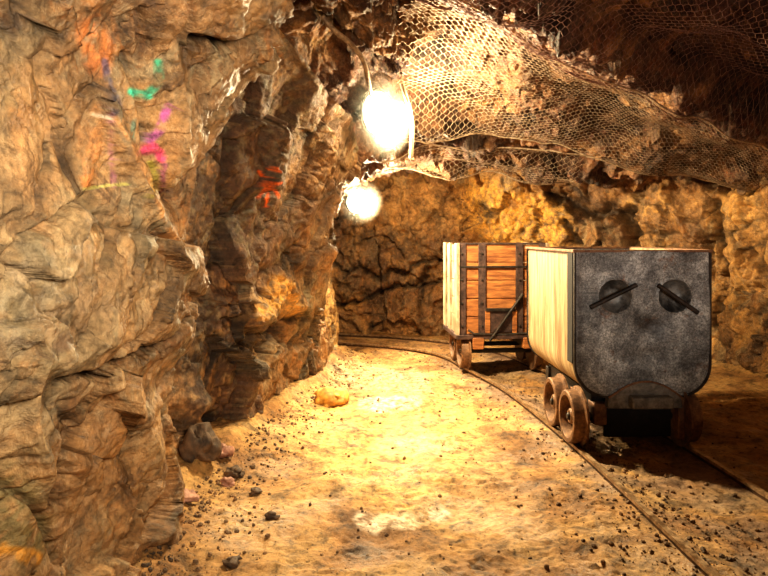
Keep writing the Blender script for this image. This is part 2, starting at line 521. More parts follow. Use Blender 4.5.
# stains, minerals, sprayed paint and painted-in light and shade on the left wall: line, width px, colour, strength, Y range
PAINT = [
    ([(92, 30), (98, 62)], 13, (.62, .20, .05), .75, 0, 3.6),
    ([(100, 110), (88, 180)], 8, (.55, .22, .06), .5, 0, 3.6),
    ([(104, 62), (112, 92), (118, 112)], 4, (.05, .06, .13), .8, 0, 3.6),
    ([(158, 62), (157, 84), (146, 96), (130, 92)], 4.5, (.04, .42, .24), .85, 0, 3.6),
    ([(130, 92), (150, 97)], 2.5, (.06, .60, .38), .9, 0, 3.6),
    ([(135, 122), (132, 140)], 3, (.10, .30, .24), .6, 0, 3.6),
    ([(167, 108), (160, 128), (150, 142)], 4.5, (.46, .10, .34), .85, 0, 3.6),
    ([(142, 152), (155, 148), (162, 158)], 4.5, (.85, .07, .22), .85, 0, 3.6),
    ([(150, 165), (158, 178), (152, 195)], 4.5, (.60, .52, .08), .7, 0, 3.6),
    ([(165, 165), (162, 190)], 3, (.36, .08, .20), .7, 0, 3.6),
    ([(112, 115), (110, 150), (113, 185)], 3, (.38, .12, .24), .6, 0, 3.6),
    ([(92, 113), (112, 118)], 1.8, (.75, .62, .45), .8, 0, 3.6),
    ([(84, 189), (110, 185), (128, 184)], 1.8, (.62, .55, .16), .8, 0, 3.6),
    ([(88, 160), (86, 185)], 5, (.75, .24, .05), .6, 0, 3.6),
    ([(118, 118), (135, 150), (152, 185), (170, 232)], 3, (.55, .27, .10), .7, 0, 3.6),
    # darker, redder rock in the recess behind the near buttress, its shade painted in
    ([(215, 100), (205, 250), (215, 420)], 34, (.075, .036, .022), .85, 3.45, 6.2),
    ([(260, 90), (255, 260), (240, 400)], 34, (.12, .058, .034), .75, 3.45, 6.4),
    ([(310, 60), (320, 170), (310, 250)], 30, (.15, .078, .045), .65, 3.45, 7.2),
    # orange spray mark
    ([(272, 166), (266, 205)], 1.7, (1.0, .17, .02), .95, 3.5, 7),
    ([(259, 172), (279, 196)], 1.7, (1.0, .17, .02), .95, 3.5, 7),
    ([(280, 172), (258, 198)], 1.7, (1.0, .17, .02), .95, 3.5, 7),
    ([(258, 186), (281, 183)], 1.5, (1.0, .17, .02), .9, 3.5, 7),
    ([(268, 168), (277, 169)], 1.8, (1.0, .17, .02), .9, 3.5, 7),
    # ochre block, pale and olive rock
    ([(266, 308), (280, 286), (292, 308)], 11, (.85, .45, .10), .8, 4.5, 7.5),
    ([(250, 365), (270, 350)], 10, (.62, .42, .20), .5, 4.5, 7.5),
    ([(330, 225), (324, 262), (332, 305), (340, 340)], 8, (.80, .52, .20), .7, 6.9, 9),  # wall edge lit by the far floodlight, brightness painted in
    ([(10, 500), (20, 540)], 32, (.16, .15, .065), .7, 0, 3.6),
    ([(15, 330), (35, 270)], 26, (.30, .25, .17), .5, 0, 3.6),
    ([(60, 320), (110, 300)], 26, (.30, .19, .10), .5, 0, 3.6),
    ([(50, 90), (40, 160)], 40, (.36, .19, .075), .55, 0, 3.6),
    ([(205, 110), (210, 160)], 26, (.33, .19, .09), .6, 0, 3.6),
    ([(235, 20), (310, 15)], 22, (.34, .19, .08), .55, 0, 3.9),
    ([(100, 440), (120, 540)], 40, (.34, .17, .06), .5, 0, 3.6),
    ([(35, 560), (5, 552)], 8, (.80, .36, .04), .7, 0, 3.6),
]
YA = np.concatenate([np.linspace(-4, 1.4, 40)[:-1], np.exp(np.linspace(math.log(1.4), math.log(9.5), 900)), np.linspace(9.5, 11.2, 30)[1:]])
CTRL = pchip(SY, SP, YA)
# ripple the stations so the section outline is never straight
PARTS = {'wall_left': (0.0, 4.35, 460, M_LEFT), 'ceiling': (4.35, 8.0, 460, M_CEIL), 'wall_right': (8.0, 11.0, 260, M_RIGHT)}


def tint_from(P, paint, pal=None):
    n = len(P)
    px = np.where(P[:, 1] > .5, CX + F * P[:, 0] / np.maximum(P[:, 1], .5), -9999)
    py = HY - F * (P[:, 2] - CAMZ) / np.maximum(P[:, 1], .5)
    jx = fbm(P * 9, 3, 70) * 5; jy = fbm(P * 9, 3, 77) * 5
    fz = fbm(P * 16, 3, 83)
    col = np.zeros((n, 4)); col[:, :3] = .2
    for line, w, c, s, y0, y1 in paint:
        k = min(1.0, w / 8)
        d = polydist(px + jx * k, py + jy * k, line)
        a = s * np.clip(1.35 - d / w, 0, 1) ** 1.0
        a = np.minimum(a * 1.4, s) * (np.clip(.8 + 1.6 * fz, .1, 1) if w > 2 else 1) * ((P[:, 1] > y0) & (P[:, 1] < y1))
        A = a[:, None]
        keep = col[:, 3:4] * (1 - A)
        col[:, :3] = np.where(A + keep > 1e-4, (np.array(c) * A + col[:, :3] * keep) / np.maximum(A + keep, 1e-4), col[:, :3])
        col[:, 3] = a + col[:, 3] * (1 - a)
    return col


def relief(P, amp=1.0, seed=0, k2=.75, k3=.8, kf=1.0):
    d1, c1 = facets(P, 1.15, .34, .05, 3 + seed, .35, (1, .8, .75))
    d2, c2 = facets(P, 3.0, .15, .03, 5 + seed, .35, (1.1, .8, .7))
    d3, c3 = facets(P, 8.0, .055, .012, 9 + seed, .4, (1, 1, .7))
    low = fbm(P * 1.1, 3, 31 + seed) * .11
    f = fbm(P * 5.5, 4, 41 + seed, .52) * .03
    f2 = fbm(P * 20, 3, 47 + seed, .55) * .010
    rid = fbm(P * np.array([2.2, 1.6, 1.3]), 3, 52 + seed, .5, True) * .035
    d = (d1 * .6 + low + rid) * amp + d2 * k2 + d3 * k3 + (f + f2) * kf
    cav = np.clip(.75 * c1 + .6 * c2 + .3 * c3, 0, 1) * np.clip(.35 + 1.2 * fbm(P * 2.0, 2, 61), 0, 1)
    return d, cav


SHELL = {}
for name, (t0, t1, nt, mat) in PARTS.items():
    tt = np.linspace(t0, t1, nt)
    XZ = catmull(CTRL, tt)
    e = .02
    dT = catmull(CTRL, np.clip(tt + e, 0, 11)) - catmull(CTRL, np.clip(tt - e, 0, 11))
    nY, nT = len(YA), nt
    P = np.zeros((nY, nT, 3)); P[..., 0] = XZ[..., 0]; P[..., 2] = XZ[..., 1]; P[..., 1] = YA[:, None]
    T = np.zeros_like(P); T[..., 0] = dT[..., 0]; T[..., 2] = dT[..., 1]
    U = np.gradient(P, axis=0)
    N = np.cross(U, T); N /= np.linalg.norm(N, axis=-1)[..., None] + 1e-9
    cen = np.zeros_like(P); cen[..., 0] = 1.2; cen[..., 2] = 1.4; cen[..., 1] = YA[:, None]
    sg = np.sign(((cen - P) * N).sum(-1)); N *= sg[..., None]
    P = P.reshape(-1, 3); N = N.reshape(-1, 3)
    amp = np.where(P[:, 1] < 9.0, 1.0, .7)
    d, cav = relief(P, .95 - .5 * np.clip((P[:, 1] - 5.2) / 1.0, 0, 1), 0, .40, .30, .5) if name == 'wall_left' else relief(P, .7)
    if name == 'ceiling':
        # long rock lip running diagonally across the roof
        lx = np.array([.3, .80, 2.15, 4.15]); ly = np.array([3.5, 4.0, 5.35, 6.6])
        off = P[:, 1] - np.interp(P[:, 0], lx, ly)
        lip = np.where(off < 0, np.exp(-(off / .16) ** 2), np.exp(-(off / .55) ** 2))
        d = d - .05 + .24 * lip * np.clip((P[:, 0] - .1) / .5, 0, 1)
        d = d - .12 * np.exp(-((off + .55) / .3) ** 2)
    if name == 'wall_left':
        Pd = P + N * d[:, None]
        px = np.where(P[:, 1] > .5, CX + F * Pd[:, 0] / np.maximum(P[:, 1], .5), -9999)
        py = HY - F * (Pd[:, 2] - CAMZ) / np.maximum(P[:, 1], .5)
        px = px + fbm(P * 8, 3, 90) * 4; py = py + fbm(P * 8, 3, 95) * 4
        for line, w, dep, y0, y1 in STROKES:
            k = np.exp(-(polydist(px, py, line) / w) ** 2) * ((P[:, 1] > y0) & (P[:, 1] < y1))
            d = d + dep * k
            if dep < 0:
                cav = np.maximum(cav, k * min(1, -dep * 9))
    Pd = P + N * d[:, None]
    if name == 'wall_left':
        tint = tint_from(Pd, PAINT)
    else:
        tint = np.zeros((len(P), 4))
        if name == 'ceiling':      # shade painted into the rock before the lip and under the brow
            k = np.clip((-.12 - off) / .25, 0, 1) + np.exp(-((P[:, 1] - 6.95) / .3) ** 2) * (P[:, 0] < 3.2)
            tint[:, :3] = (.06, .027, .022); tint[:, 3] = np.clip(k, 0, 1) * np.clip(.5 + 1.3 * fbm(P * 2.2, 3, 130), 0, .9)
    SHELL[name] = (Pd, nY, nT)
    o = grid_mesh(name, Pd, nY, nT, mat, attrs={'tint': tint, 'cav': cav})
    tag(o, kind='structure')
    SHELL[name] += (o,)

# far wall, bending from the right side round to the left drift
bp = np.array([(4.6, 5.6), (4.3, 7.0), (4.0, 8.0), (3.1, 9.1), (1.6, 9.95), (.2, 10.35), (-1.5, 10.55), (-4.2, 10.6)])
tb = np.linspace(0, len(bp) - 1, 620)
path = catmull(bp[None], tb)[0]
zz = np.linspace(-.25, 3.1, 300)
tan = np.gradient(path, axis=0); tan /= np.linalg.norm(tan, axis=1)[:, None]
nb = np.stack([-tan[:, 1], tan[:, 0]], 1)
ctr = np.array([1.0, 7.0]); nb *= np.sign(((ctr - path) * nb).sum(1))[:, None]
Pb = np.zeros((620, 300, 3)); Nb = np.zeros_like(Pb)
lean = .30 * np.clip((zz - 1.2) / 1.6, 0, 1) ** 2 - .12 * np.exp(-((zz - .9) / .6) ** 2)
Pb[..., 0] = path[:, 0:1] + nb[:, 0:1] * lean; Pb[..., 1] = path[:, 1:2] + nb[:, 1:2] * lean; Pb[..., 2] = zz
Nb[..., 0] = nb[:, 0:1]; Nb[..., 1] = nb[:, 1:2]
Pb, Nb = Pb.reshape(-1, 3), Nb.reshape(-1, 3)
d, cav = relief(Pb, 1.0, 17, .9, .5, .7)
Pq = Pb + Nb * d[:, None]
bx_ = CX + F * Pq[:, 0] / Pq[:, 1] + fbm(Pb * 4, 3, 97) * 7; by_ = HY - F * (Pq[:, 2] - CAMZ) / Pq[:, 1] + fbm(Pb * 4, 3, 99) * 7
for line, w_, dep in (([(335, 262), (385, 276), (440, 258)], 3, -.12), ([(335, 305), (400, 288), (442, 282)], 3, -.14), ([(340, 282), (370, 262), (400, 230)], 5, .10),
                      ([(545, 192), (590, 212), (628, 208)], 7, -.25), ([(620, 215), (634, 232), (630, 244)], 6, -.3), ([(700, 178), (728, 186), (745, 180)], 7, -.3),
                      ([(715, 200), (724, 260), (716, 330)], 6, -.16), ([(735, 200), (745, 280), (738, 360)], 9, .12), ([(660, 190), (680, 220), (700, 246)], 5, .10), ([(560, 225), (575, 243)], 4, -.15)):
    k = np.exp(-(polydist(bx_, by_, line) / w_) ** 2)
    d = d + dep * k
    if dep < 0: cav = np.maximum(cav, k * .9)
Pb = Pb + Nb * d[:, None]
BACKPAINT = [
    ([(480, 205), (545, 225), (510, 235)], 26, (.80, .42, .07), .75, 6, 12),
    ([(400, 200), (450, 215)], 22, (.58, .33, .12), .55, 6, 12),
    ([(350, 250), (420, 270)], 40, (.20, .125, .08), .45, 6, 12),
    ([(345, 320), (435, 325)], 14, (.42, .22, .09), .5, 6, 12),
    ([(600, 200), (680, 220)], 24, (.22, .12, .06), .6, 6, 12),
    ([(735, 210), (745, 300)], 26, (.55, .29, .08), .6, 6, 12),
]
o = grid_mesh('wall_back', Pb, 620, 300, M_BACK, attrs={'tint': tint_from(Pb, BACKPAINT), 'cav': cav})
tag(o, kind='structure')

# ------------------------------------------------------------------ floor
RAIL_L = [(1.73, -1.5), (1.67, 0), (1.57, 1.5), (1.485, 2.99), (1.395, 4.65), (1.215, 6.3), (.95, 7.4), (.81, 8.0), (.62, 8.4), (.22, 8.77), (-.49, 9.1), (-1.5, 9.3), (-3.4, 9.4)]
RZ = .07


def smooth_path(pts, n=240):
    p = np.array(pts, float)
    q = catmull(p[None], np.linspace(0, len(p) - 1, 900))[0]
    s = np.concatenate([[0], np.cumsum(np.hypot(*np.diff(q, axis=0).T))])
    k = np.linspace(0, s[-1], n)
    return np.stack([np.interp(k, s, q[:, 0]), np.interp(k, s, q[:, 1])], 1)


left_path = smooth_path(RAIL_L)
tg = np.gradient(left_path, axis=0); tg /= np.linalg.norm(tg, axis=1)[:, None]
for _ in range(6):
    tg[1:-1] = (tg[:-2] + tg[1:-1] * 2 + tg[2:]) / 4
nrm = np.stack([tg[:, 1], -tg[:, 0]], 1)
right_path = left_path + nrm * .81

ya = np.concatenate([np.linspace(-4, 1.6, 40)[:-1], np.exp(np.linspace(math.log(1.6), math.log(11.2), 620))])
xa = np.linspace(-4.2, 4.8, 620)
FX, FY = np.meshgrid(xa, ya)
Pf = np.stack([FX.ravel(), FY.ravel(), np.zeros(FX.size)], 1)
z = fbm(Pf * 1.3, 3, 201) * .035 + fbm(Pf * 5, 4, 210) * .014 + fbm(Pf * 20, 3, 215) * .007
pebs, pc = facets(Pf, 11, .03, .004, 219, .3)
z += pebs * .5 * np.clip(fbm(Pf * 1.4, 3, 230) + .3, 0, 1)
# banked rubble along the foot of the walls
lw = np.interp(Pf[:, 1], SY, SP[:, 0, 0]); rw = np.interp(Pf[:, 1], SY, SP[:, 11, 0])
z += .14 * np.exp(-np.clip(Pf[:, 0] - lw - .05, 0, 9) / .13) * (Pf[:, 1] < 8.6) + .10 * np.exp(-np.clip(rw - Pf[:, 0], 0, 9) / .3)
# track bed kept level under the rails
dl = polydist(Pf[:, 0], Pf[:, 1], [tuple(a) for a in left_path[::4]]); dr = polydist(Pf[:, 0], Pf[:, 1], [tuple(a) for a in right_path[::4]])
dm = np.minimum(dl, dr)
z = z * (1 - .85 * np.exp(-(dm / .12) ** 2)) + .024 * np.exp(-(dm / .22) ** 2)
Pf[:, 2] = z
FPAINT = [  # opening pale patches paint in light reflected off the wet ground
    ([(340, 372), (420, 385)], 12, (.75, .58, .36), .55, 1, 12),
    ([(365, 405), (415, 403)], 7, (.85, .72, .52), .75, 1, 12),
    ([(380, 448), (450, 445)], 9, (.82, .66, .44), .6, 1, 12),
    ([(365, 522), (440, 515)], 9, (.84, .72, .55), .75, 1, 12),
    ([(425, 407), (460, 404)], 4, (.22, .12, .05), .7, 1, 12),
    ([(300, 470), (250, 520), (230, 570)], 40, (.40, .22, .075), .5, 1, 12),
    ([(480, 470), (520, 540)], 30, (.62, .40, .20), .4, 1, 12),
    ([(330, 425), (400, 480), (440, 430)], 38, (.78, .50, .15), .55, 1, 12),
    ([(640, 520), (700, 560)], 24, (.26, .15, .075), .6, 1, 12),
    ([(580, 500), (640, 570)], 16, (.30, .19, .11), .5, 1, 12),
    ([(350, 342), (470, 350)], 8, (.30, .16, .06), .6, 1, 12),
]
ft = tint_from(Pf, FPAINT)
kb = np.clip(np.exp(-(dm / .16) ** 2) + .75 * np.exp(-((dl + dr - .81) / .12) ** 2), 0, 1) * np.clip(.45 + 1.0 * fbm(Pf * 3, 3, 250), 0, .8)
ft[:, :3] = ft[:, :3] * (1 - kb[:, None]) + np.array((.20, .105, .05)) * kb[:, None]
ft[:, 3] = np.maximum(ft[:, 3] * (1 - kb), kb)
wet = np.clip(fbm(Pf * 1.8, 3, 240) * 1.2 + .1, 0, 1)
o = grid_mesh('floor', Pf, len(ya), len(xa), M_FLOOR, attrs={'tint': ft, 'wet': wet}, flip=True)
tag(o, kind='structure')
floor_tree = BVHTree.FromPolygons([Vector(p) for p in Pf], [(i * 620 + j, i * 620 + j + 1, (i + 1) * 620 + j + 1, (i + 1) * 620 + j) for i in range(len(ya) - 1) for j in range(619)])


def floor_z(x, y):
    h = floor_tree.ray_cast(Vector((x, y, 1.0)), Vector((0, 0, -1)))
    return h[0].z if h[0] is not None else 0.0


# ------------------------------------------------------------------ rails
def rail(pathxy, label):
    prof = [(-.032, -.05), (.032, -.05), (.032, -.03), (.008, -.02), (.008, .044), (.017, .050), (.017, .070), (-.017, .070), (-.017, .050), (-.008, .044), (-.008, -.02), (-.032, -.03)]
    t = np.gradient(pathxy, axis=0); t /= np.linalg.norm(t, axis=1)[:, None]
    m = len(prof); vs, fs = [], []
    for (x, y), (tx, ty) in zip(pathxy, t):
        vs += [(x + ty * a, y - tx * a, b) for a, b in prof]
    for i in range(len(pathxy) - 1):
        fs += [(i * m + k, i * m + (k + 1) % m, (i + 1) * m + (k + 1) % m, (i + 1) * m + k) for k in range(m)]
    fs += [tuple(range(m)), tuple(range((len(pathxy) - 1) * m, len(pathxy) * m))]
    o = MB().add(vs, fs).build('mine_rail', M_RAIL, angle=25)
    o.data.materials.append(M_RAILSIDE)
    for p in o.data.polygons:
        if p.center.z < .048: p.material_index = 1
    return tag(o, label, 'rail', 'pair of rails of the mine track')


rail(left_path, 'rusty steel rail in the open beside the sandy path, under the carts\' near wheels')
rail(right_path, 'rusty steel rail in the shadow, running under the carts\' far wheels toward the right wall')


# ------------------------------------------------------------------ wheels
def wheel(parent, x, y, r, sgn, mat):
    prof = [(-.045, .03), (-.045, r + .03), (-.03, r + .03), (-.022, r + .004), (.05, r), (.056, r - .008), (.056, r - .036), (.046, r - .040), (-.030, r - .05), (-.034, .07), (.02, .058), (.032, .05), (.032, .03)]
    w = MB().lathe(prof, (0, 0, 0), 'X', 48, sgn).build('wheel', mat, parent, angle=35)
    w.location = (x, y, RZ + r)
    h = MB().lathe([(-.06, .026), (.042, .026), (.05, .018)], (0, 0, 0), 'X', 16, sgn, closed=False).build('axle_end', M_DARK, w)
    return w


# ------------------------------------------------------------------ steel cart
def u_profile(hw, zb, zt, rad, n=9):
    pts = [(-hw, zt)]
    for k in range(n + 1):
        a = math.pi / 2 * k / n
        pts.append((-hw + rad - rad * math.cos(a), zb + rad - rad * math.sin(a)))
    for k in range(n + 1):
        a = math.pi / 2 * k / n
        pts.append((hw - rad + rad * math.sin(a), zb + rad - rad * math.cos(a)))
    pts.append((hw, zt))
    return pts


def strip(prof, thick, y0, y1):
    """open outline given a thickness (towards the inside) and pulled along Y"""
    p = [Vector(a) for a in prof]; inn = []
    for i, a in enumerate(p):
        t = (p[min(i + 1, len(p) - 1)] - p[max(i - 1, 0)]).normalized()
        inn.append(a + Vector((-t.y, t.x)) * thick)
    m = MB(); n = len(p)
    vs = [(a.x, y0, a.y) for a in p] + [(a.x, y0, a.y) for a in inn] + [(a.x, y1, a.y) for a in p] + [(a.x, y1, a.y) for a in inn]
    fs = []
    for i in range(n - 1):
        fs += [(i, i + 1, 2 * n + i + 1, 2 * n + i), (n + i, 3 * n + i, 3 * n + i + 1, n + i + 1), (i, n + i, n + i + 1, i + 1), (2 * n + i, 2 * n + i + 1, 3 * n + i + 1, 3 * n + i)]
    fs += [(0, 2 * n, 3 * n, n), (n - 1, 2 * n - 1, 4 * n - 1, 3 * n - 1)]
    return m.add(vs, fs)


def steel_cart(loc, rz):
    root = empty('mine_cart', loc, (0, 0, rz))
    tag(root, 'steel-fronted mine cart with two dished holes and slanting bars on its grey end', 'mine cart', 'mine carts on the track')
    HW, ZB, ZT, L = .50, .42, 1.48, 1.40
    rad = .24
    strip(u_profile(HW - .012, ZB, ZT, rad, 12), .02, .03, L - .03).build('hull', M_PALE, root)
    # end plates: heightfield with the dished holes
    def plate(y, sgn, dished, mat, name):
        nx, nz = 150, 170
        vs = []
        for i in range(nz):
            zc = ZB + (ZT - ZB) * (i / (nz - 1))
            if zc < ZB + rad:
                a = 1 - (zc - ZB) / rad
                w = HW - rad + rad * math.sqrt(max(0, 1 - a * a))
            else:
                w = HW
            for j in range(nx):
                u = j / (nx - 1) * 2 - 1
                x = u * w
                dy = 0
                if dished:
                    for ex, ez in ((-.205, 1.155), (.23, 1.155)):
                        r = math.hypot(x - ex, zc - ez) / .118
                        if r < 1: dy += .075 * (1 - r ** 4)
                        elif r < 1.15: dy -= .008 * (1.15 - r) / .15
                    dy += .03 * math.exp(-((x - .05) / .10) ** 2 - ((zc - .93) / .07) ** 2)
                    dy += .022 * math.exp(-((x - .02) / .16) ** 2 - ((zc - .72) / .06) ** 2)
                    dy += .006 * math.sin(x * 9 + 1.3) * math.sin(zc * 8)
                e = min(1, (1 - abs(u)) * w / .018) if zc > ZB + .01 else 0
                dy += .010 * (1 - e) ** 2
                vs.append((x, y + dy * sgn, zc))
        n0 = len(vs)
        vs += [(v[0], y + .085 * sgn, v[2]) for v in vs] if False else []
        fs = [(i * nx + j, i * nx + j + 1, (i + 1) * nx + j + 1, (i + 1) * nx + j) for i in range(nz - 1) for j in range(nx - 1)]
        m = MB().add(vs, fs)
        m.add([(v[0] * .985, v[1] * 0 + y + .014 * sgn + (.07 * sgn if dished else 0), v[2]) for v in vs[::1]], [f[::-1] for f in fs]) if not dished else None
        o = m.build(name, mat, root, angle=60)
        if dished:
            ga = o.data.attributes.new('grime', 'FLOAT', 'POINT')
            q = np.array(vs); fz = fbm(q * 9, 4, 400)
            gr = sum(k * np.exp(-((q[:, 0] - gx_) / wx) ** 2 - ((q[:, 2] - gz_) / wz) ** 2) for gx_, gz_, wx, wz, k in
                     ((.05, .92, .07, .06, .8), (.03, .71, .17, .05, .6), (-.47, 1.0, .03, .6, .7), (-.36, .85, .05, .35, .5), (.3, .8, .2, .2, .25)))
            ga.data.foreach_set('value', np.clip(gr * (.7 + 1.2 * fz), 0, .9).astype(np.float32))
            o.data.materials.append(M_DISH)
            for p in o.data.polygons:
                for ex, ez in ((-.205, 1.155), (.23, 1.155)):
                    if math.hypot(p.center.x - ex, p.center.z - ez) < .121: p.material_index = 1
        return o
    fp = plate(0, 1, True, M_FACE, 'front_plate')
    plate(L, -1, False, M_FACE, 'rear_plate')
    # flanged edge of the end plate and corner iron down the pale side
    strip(u_profile(HW + .004, ZB - .004, ZT + .004, rad, 12), .022, .002, .035).build('edge_flange', M_DARK, root)
    MB().box((-HW + .002, .092, (ZT + ZB + rad) / 2), (.022, .12, ZT - ZB - rad)).build('corner_iron', M_BLACK, root, bevel=.003)
    # rolled top rim
    MB().box((-HW + .005, L / 2, ZT), (.035, L, .022)).box((HW - .005, L / 2, ZT), (.035, L, .022)).box((0, .012, ZT), (2 * HW, .026, .018)).box((0, L - .012, ZT), (2 * HW, .026, .018)).build('top_rim', M_RUST, root, bevel=.004)
    # lifting bars across the holes
    def bar(x0, z0, x1, z1):
        a, b = Vector((x0, -.022, z0)), Vector((x1, -.022, z1)); d = (b - a).normalized()
        MB().tube([a, b], .0165, 10).build('lifting_bar', M_DARK, fp)
    bar(-.395, 1.075, -.058, 1.238); bar(.10, 1.235, .39, 1.035)
    # arched bumper and coupling block under the face
    arch = [(-.27, ZB - .075), (-.26, ZB + .0)] + [(-.24 + .50 * k / 12, ZB + .0 + .115 * math.sin(math.pi * k / 12) ** .8) for k in range(1, 12)] + [(.27, ZB + .0), (.28, ZB - .075)]
    MB().prism(arch, -.022, .05).build('bumper_plate', M_BUFFER, root, bevel=.006)
    rim = [(x, -.018, zz_ + .004) for x, zz_ in arch[1:-1]]
    MB().tube(rim, .008, 6).build('weld_bead', M_RUST, root)
    MB().box((.03, -.055, ZB - .02), (.30, .09, .085)).build('coupling_block', M_BUFFER, root, bevel=.012)
    # dark sheet standing in for shade under the coupling, rusty upright beside it
    MB().box((-.01, .085, .235), (.50, .03, .25)).build('shade_plate', M_BLACK, root, bevel=.01)
    MB().box((.275, .02, .265), (.05, .07, .31)).build('guard_post', M_RUST, root, bevel=.008)
    # underframe
    for s in (-1, 1):
        MB().box((s * .30, .66, .37), (.09, 1.12, .12)).build('chassis_beam', M_DARK, root, bevel=.008)
    for y in (.31, 1.18):
        MB().box((0, y, .345), (.74, .08, .13)).build('cross_beam', M_DARK, root, bevel=.008)
    for y in WHEEL_Y:
        MB().lathe([(-.37, .028), (.37, .028)], (0, y, RZ + .19), 'X', 16, closed=False).build('axle', M_DARK, root)
        for s in (-1, 1):
            MB().box((s * .30, y, .29), (.10, .13, .16)).build('axle_box', M_RUST, root, bevel=.01)
            wheel(root, s * .410 - .068, y, .19, s, M_WHEEL)
    return root


WHEEL_Y = (.10, .52)
steel_cart((1.88, 4.64, 0), math.radians(1.6))


# ------------------------------------------------------------------ timber cart
def timber_cart(loc, rz):
    root = empty('mine_cart', loc, (0, 0, rz))
    tag(root, 'wooden mine cart of orange-brown planks with vertical iron straps and a slanting lever', 'mine cart', 'mine carts on the track')
    W, L, ZB, ZT = 1.02, .84, .47, 1.495
    hw = W / 2
    # end boards
    for y, nm in ((0, 'end_board'), (L - .04, 'end_board')):
        n = 5; h = (ZT - ZB) / n
        m = MB()
        for k in range(n):
            m.box((0, y + .02 + .003 * (k % 2), ZB + h * (k + .5)), (W - .02, .04, h - .010))
        m.build(nm, M_WOOD, root, bevel=.005)
    for s in (-1, 1):
        m = MB(); n = 5; h = (ZT - ZB) / n
        for k in range(n):
            m.box((s * (hw - .02), L / 2, ZB + h * (k + .5)), (.04, L - .06, h - .008))
        m.build('side_board', M_WHITE, root, bevel=.005)
        for y in (.03, .46, L - .03):
            MB().box((s * (hw + .004), y, (ZB + ZT) / 2), (.035, .17 if y != .46 else .12, ZT - ZB + .03)).build('side_post', M_WHITE, root, bevel=.006)
    # straps on the near end
    for x, w in ((-hw + .045, .09), (-.235, .085), (.195, .085), (hw - .045, .09)):
        s = MB().box((x, -.012, (ZB + ZT) / 2), (w, .022, ZT - ZB + .01)).build('iron_strap', M_STRAP, root, bevel=.004)
        for z in (ZB + .1, ZB + .36, ZB + .62, ZB + .92):
            MB().lathe([(0, .014), (.012, .012), (.016, .004)], (x, -.023, z), 'Y', 10, -1, closed=False).build('bolt', M_DARK, s)
    MB().box((0, -.018, ZT - .255), (W, .016, .022)).build('cross_strap', M_DARK, root, bevel=.003)
    MB().box((0, .01, ZT + .008), (W + .01, .05, .022)).build('top_rim', M_STRAP, root, bevel=.004)
    MB().box((0, L / 2 - .02, ZB - .02), (W + .06, L + .08, .05)).build('sill', M_STRAP, root, bevel=.006)
    MB().box((0, L / 2, ZB + .03), (W - .08, L - .08, .03)).build('floor_board', M_WOOD, root)
    # hatch with its lintel
    hch = MB().box((-.02, -.018, ZB + .15), (.26, .03, .25)).build('hatch', M_STRAP, root, bevel=.006)
    MB().box((-.03, -.035, ZB + .285), (.34, .04, .035)).build('hatch_rail', M_DARK, hch, bevel=.005)
    for x in (-.175, .135):
        MB().box((x, -.026, ZB + .14), (.055, .03, .27)).build('hatch_post', M_WOOD, hch, bevel=.004)
    a, b = Vector((-.16, -.07, ZB - .06)), Vector((.22, -.055, ZB + .46))
    MB().tube([a, a.lerp(b, .9), b], [.014, .018, .024], 10).build('lever', M_DARK, root)
    MB().tube([(-.40, -.04, ZB + .06), (-.34, -.07, ZB + .02), (.0, -.05, ZB + .005), (.30, -.06, ZB + .02), (.42, -.05, ZB + .08), (.47, -.03, ZB + .16)], .013, 8).build('draw_chain', M_DARK, root)
    for s in (-1, 1):
        MB().box((s * .31, L / 2, .38), (.10, L, .12)).build('chassis_beam', M_DARK, root, bevel=.008)
        MB().box((s * .29, -.03, .38), (.13, .10, .13)).build('buffer_block', M_WOOD, root, bevel=.01)
    for y in (.14, .62):
        MB().lathe([(-.40, .028), (.40, .028)], (0, y, RZ + .195), 'X', 16, closed=False).build('axle', M_DARK, root)
        for s in (-1, 1):
            wheel(root, s * .415, y, .195, s, M_WHEEL)
    return root


timber_cart((1.345, 7.28, 0), math.radians(4.0))

# ------------------------------------------------------------------ wire mesh under the roof
cP, cY, cT, cO = SHELL['ceiling']
G = cP.reshape(cY, cT, 3)[::3, ::3]
gy, gt = G.shape[:2]
ceil_tree = BVHTree.FromPolygons([Vector(p) for p in G.reshape(-1, 3)], [(i * gt + j, i * gt + j + 1, (i + 1) * gt + j + 1, (i + 1) * gt + j) for i in range(gy - 1) for j in range(gt - 1)])


def ceil_z(x, y, dflt=2.6):
    h = ceil_tree.ray_cast(Vector((x, y, 1.2)), Vector((0, 0, 1)))
    return h[0].z if h[0] is not None else dflt


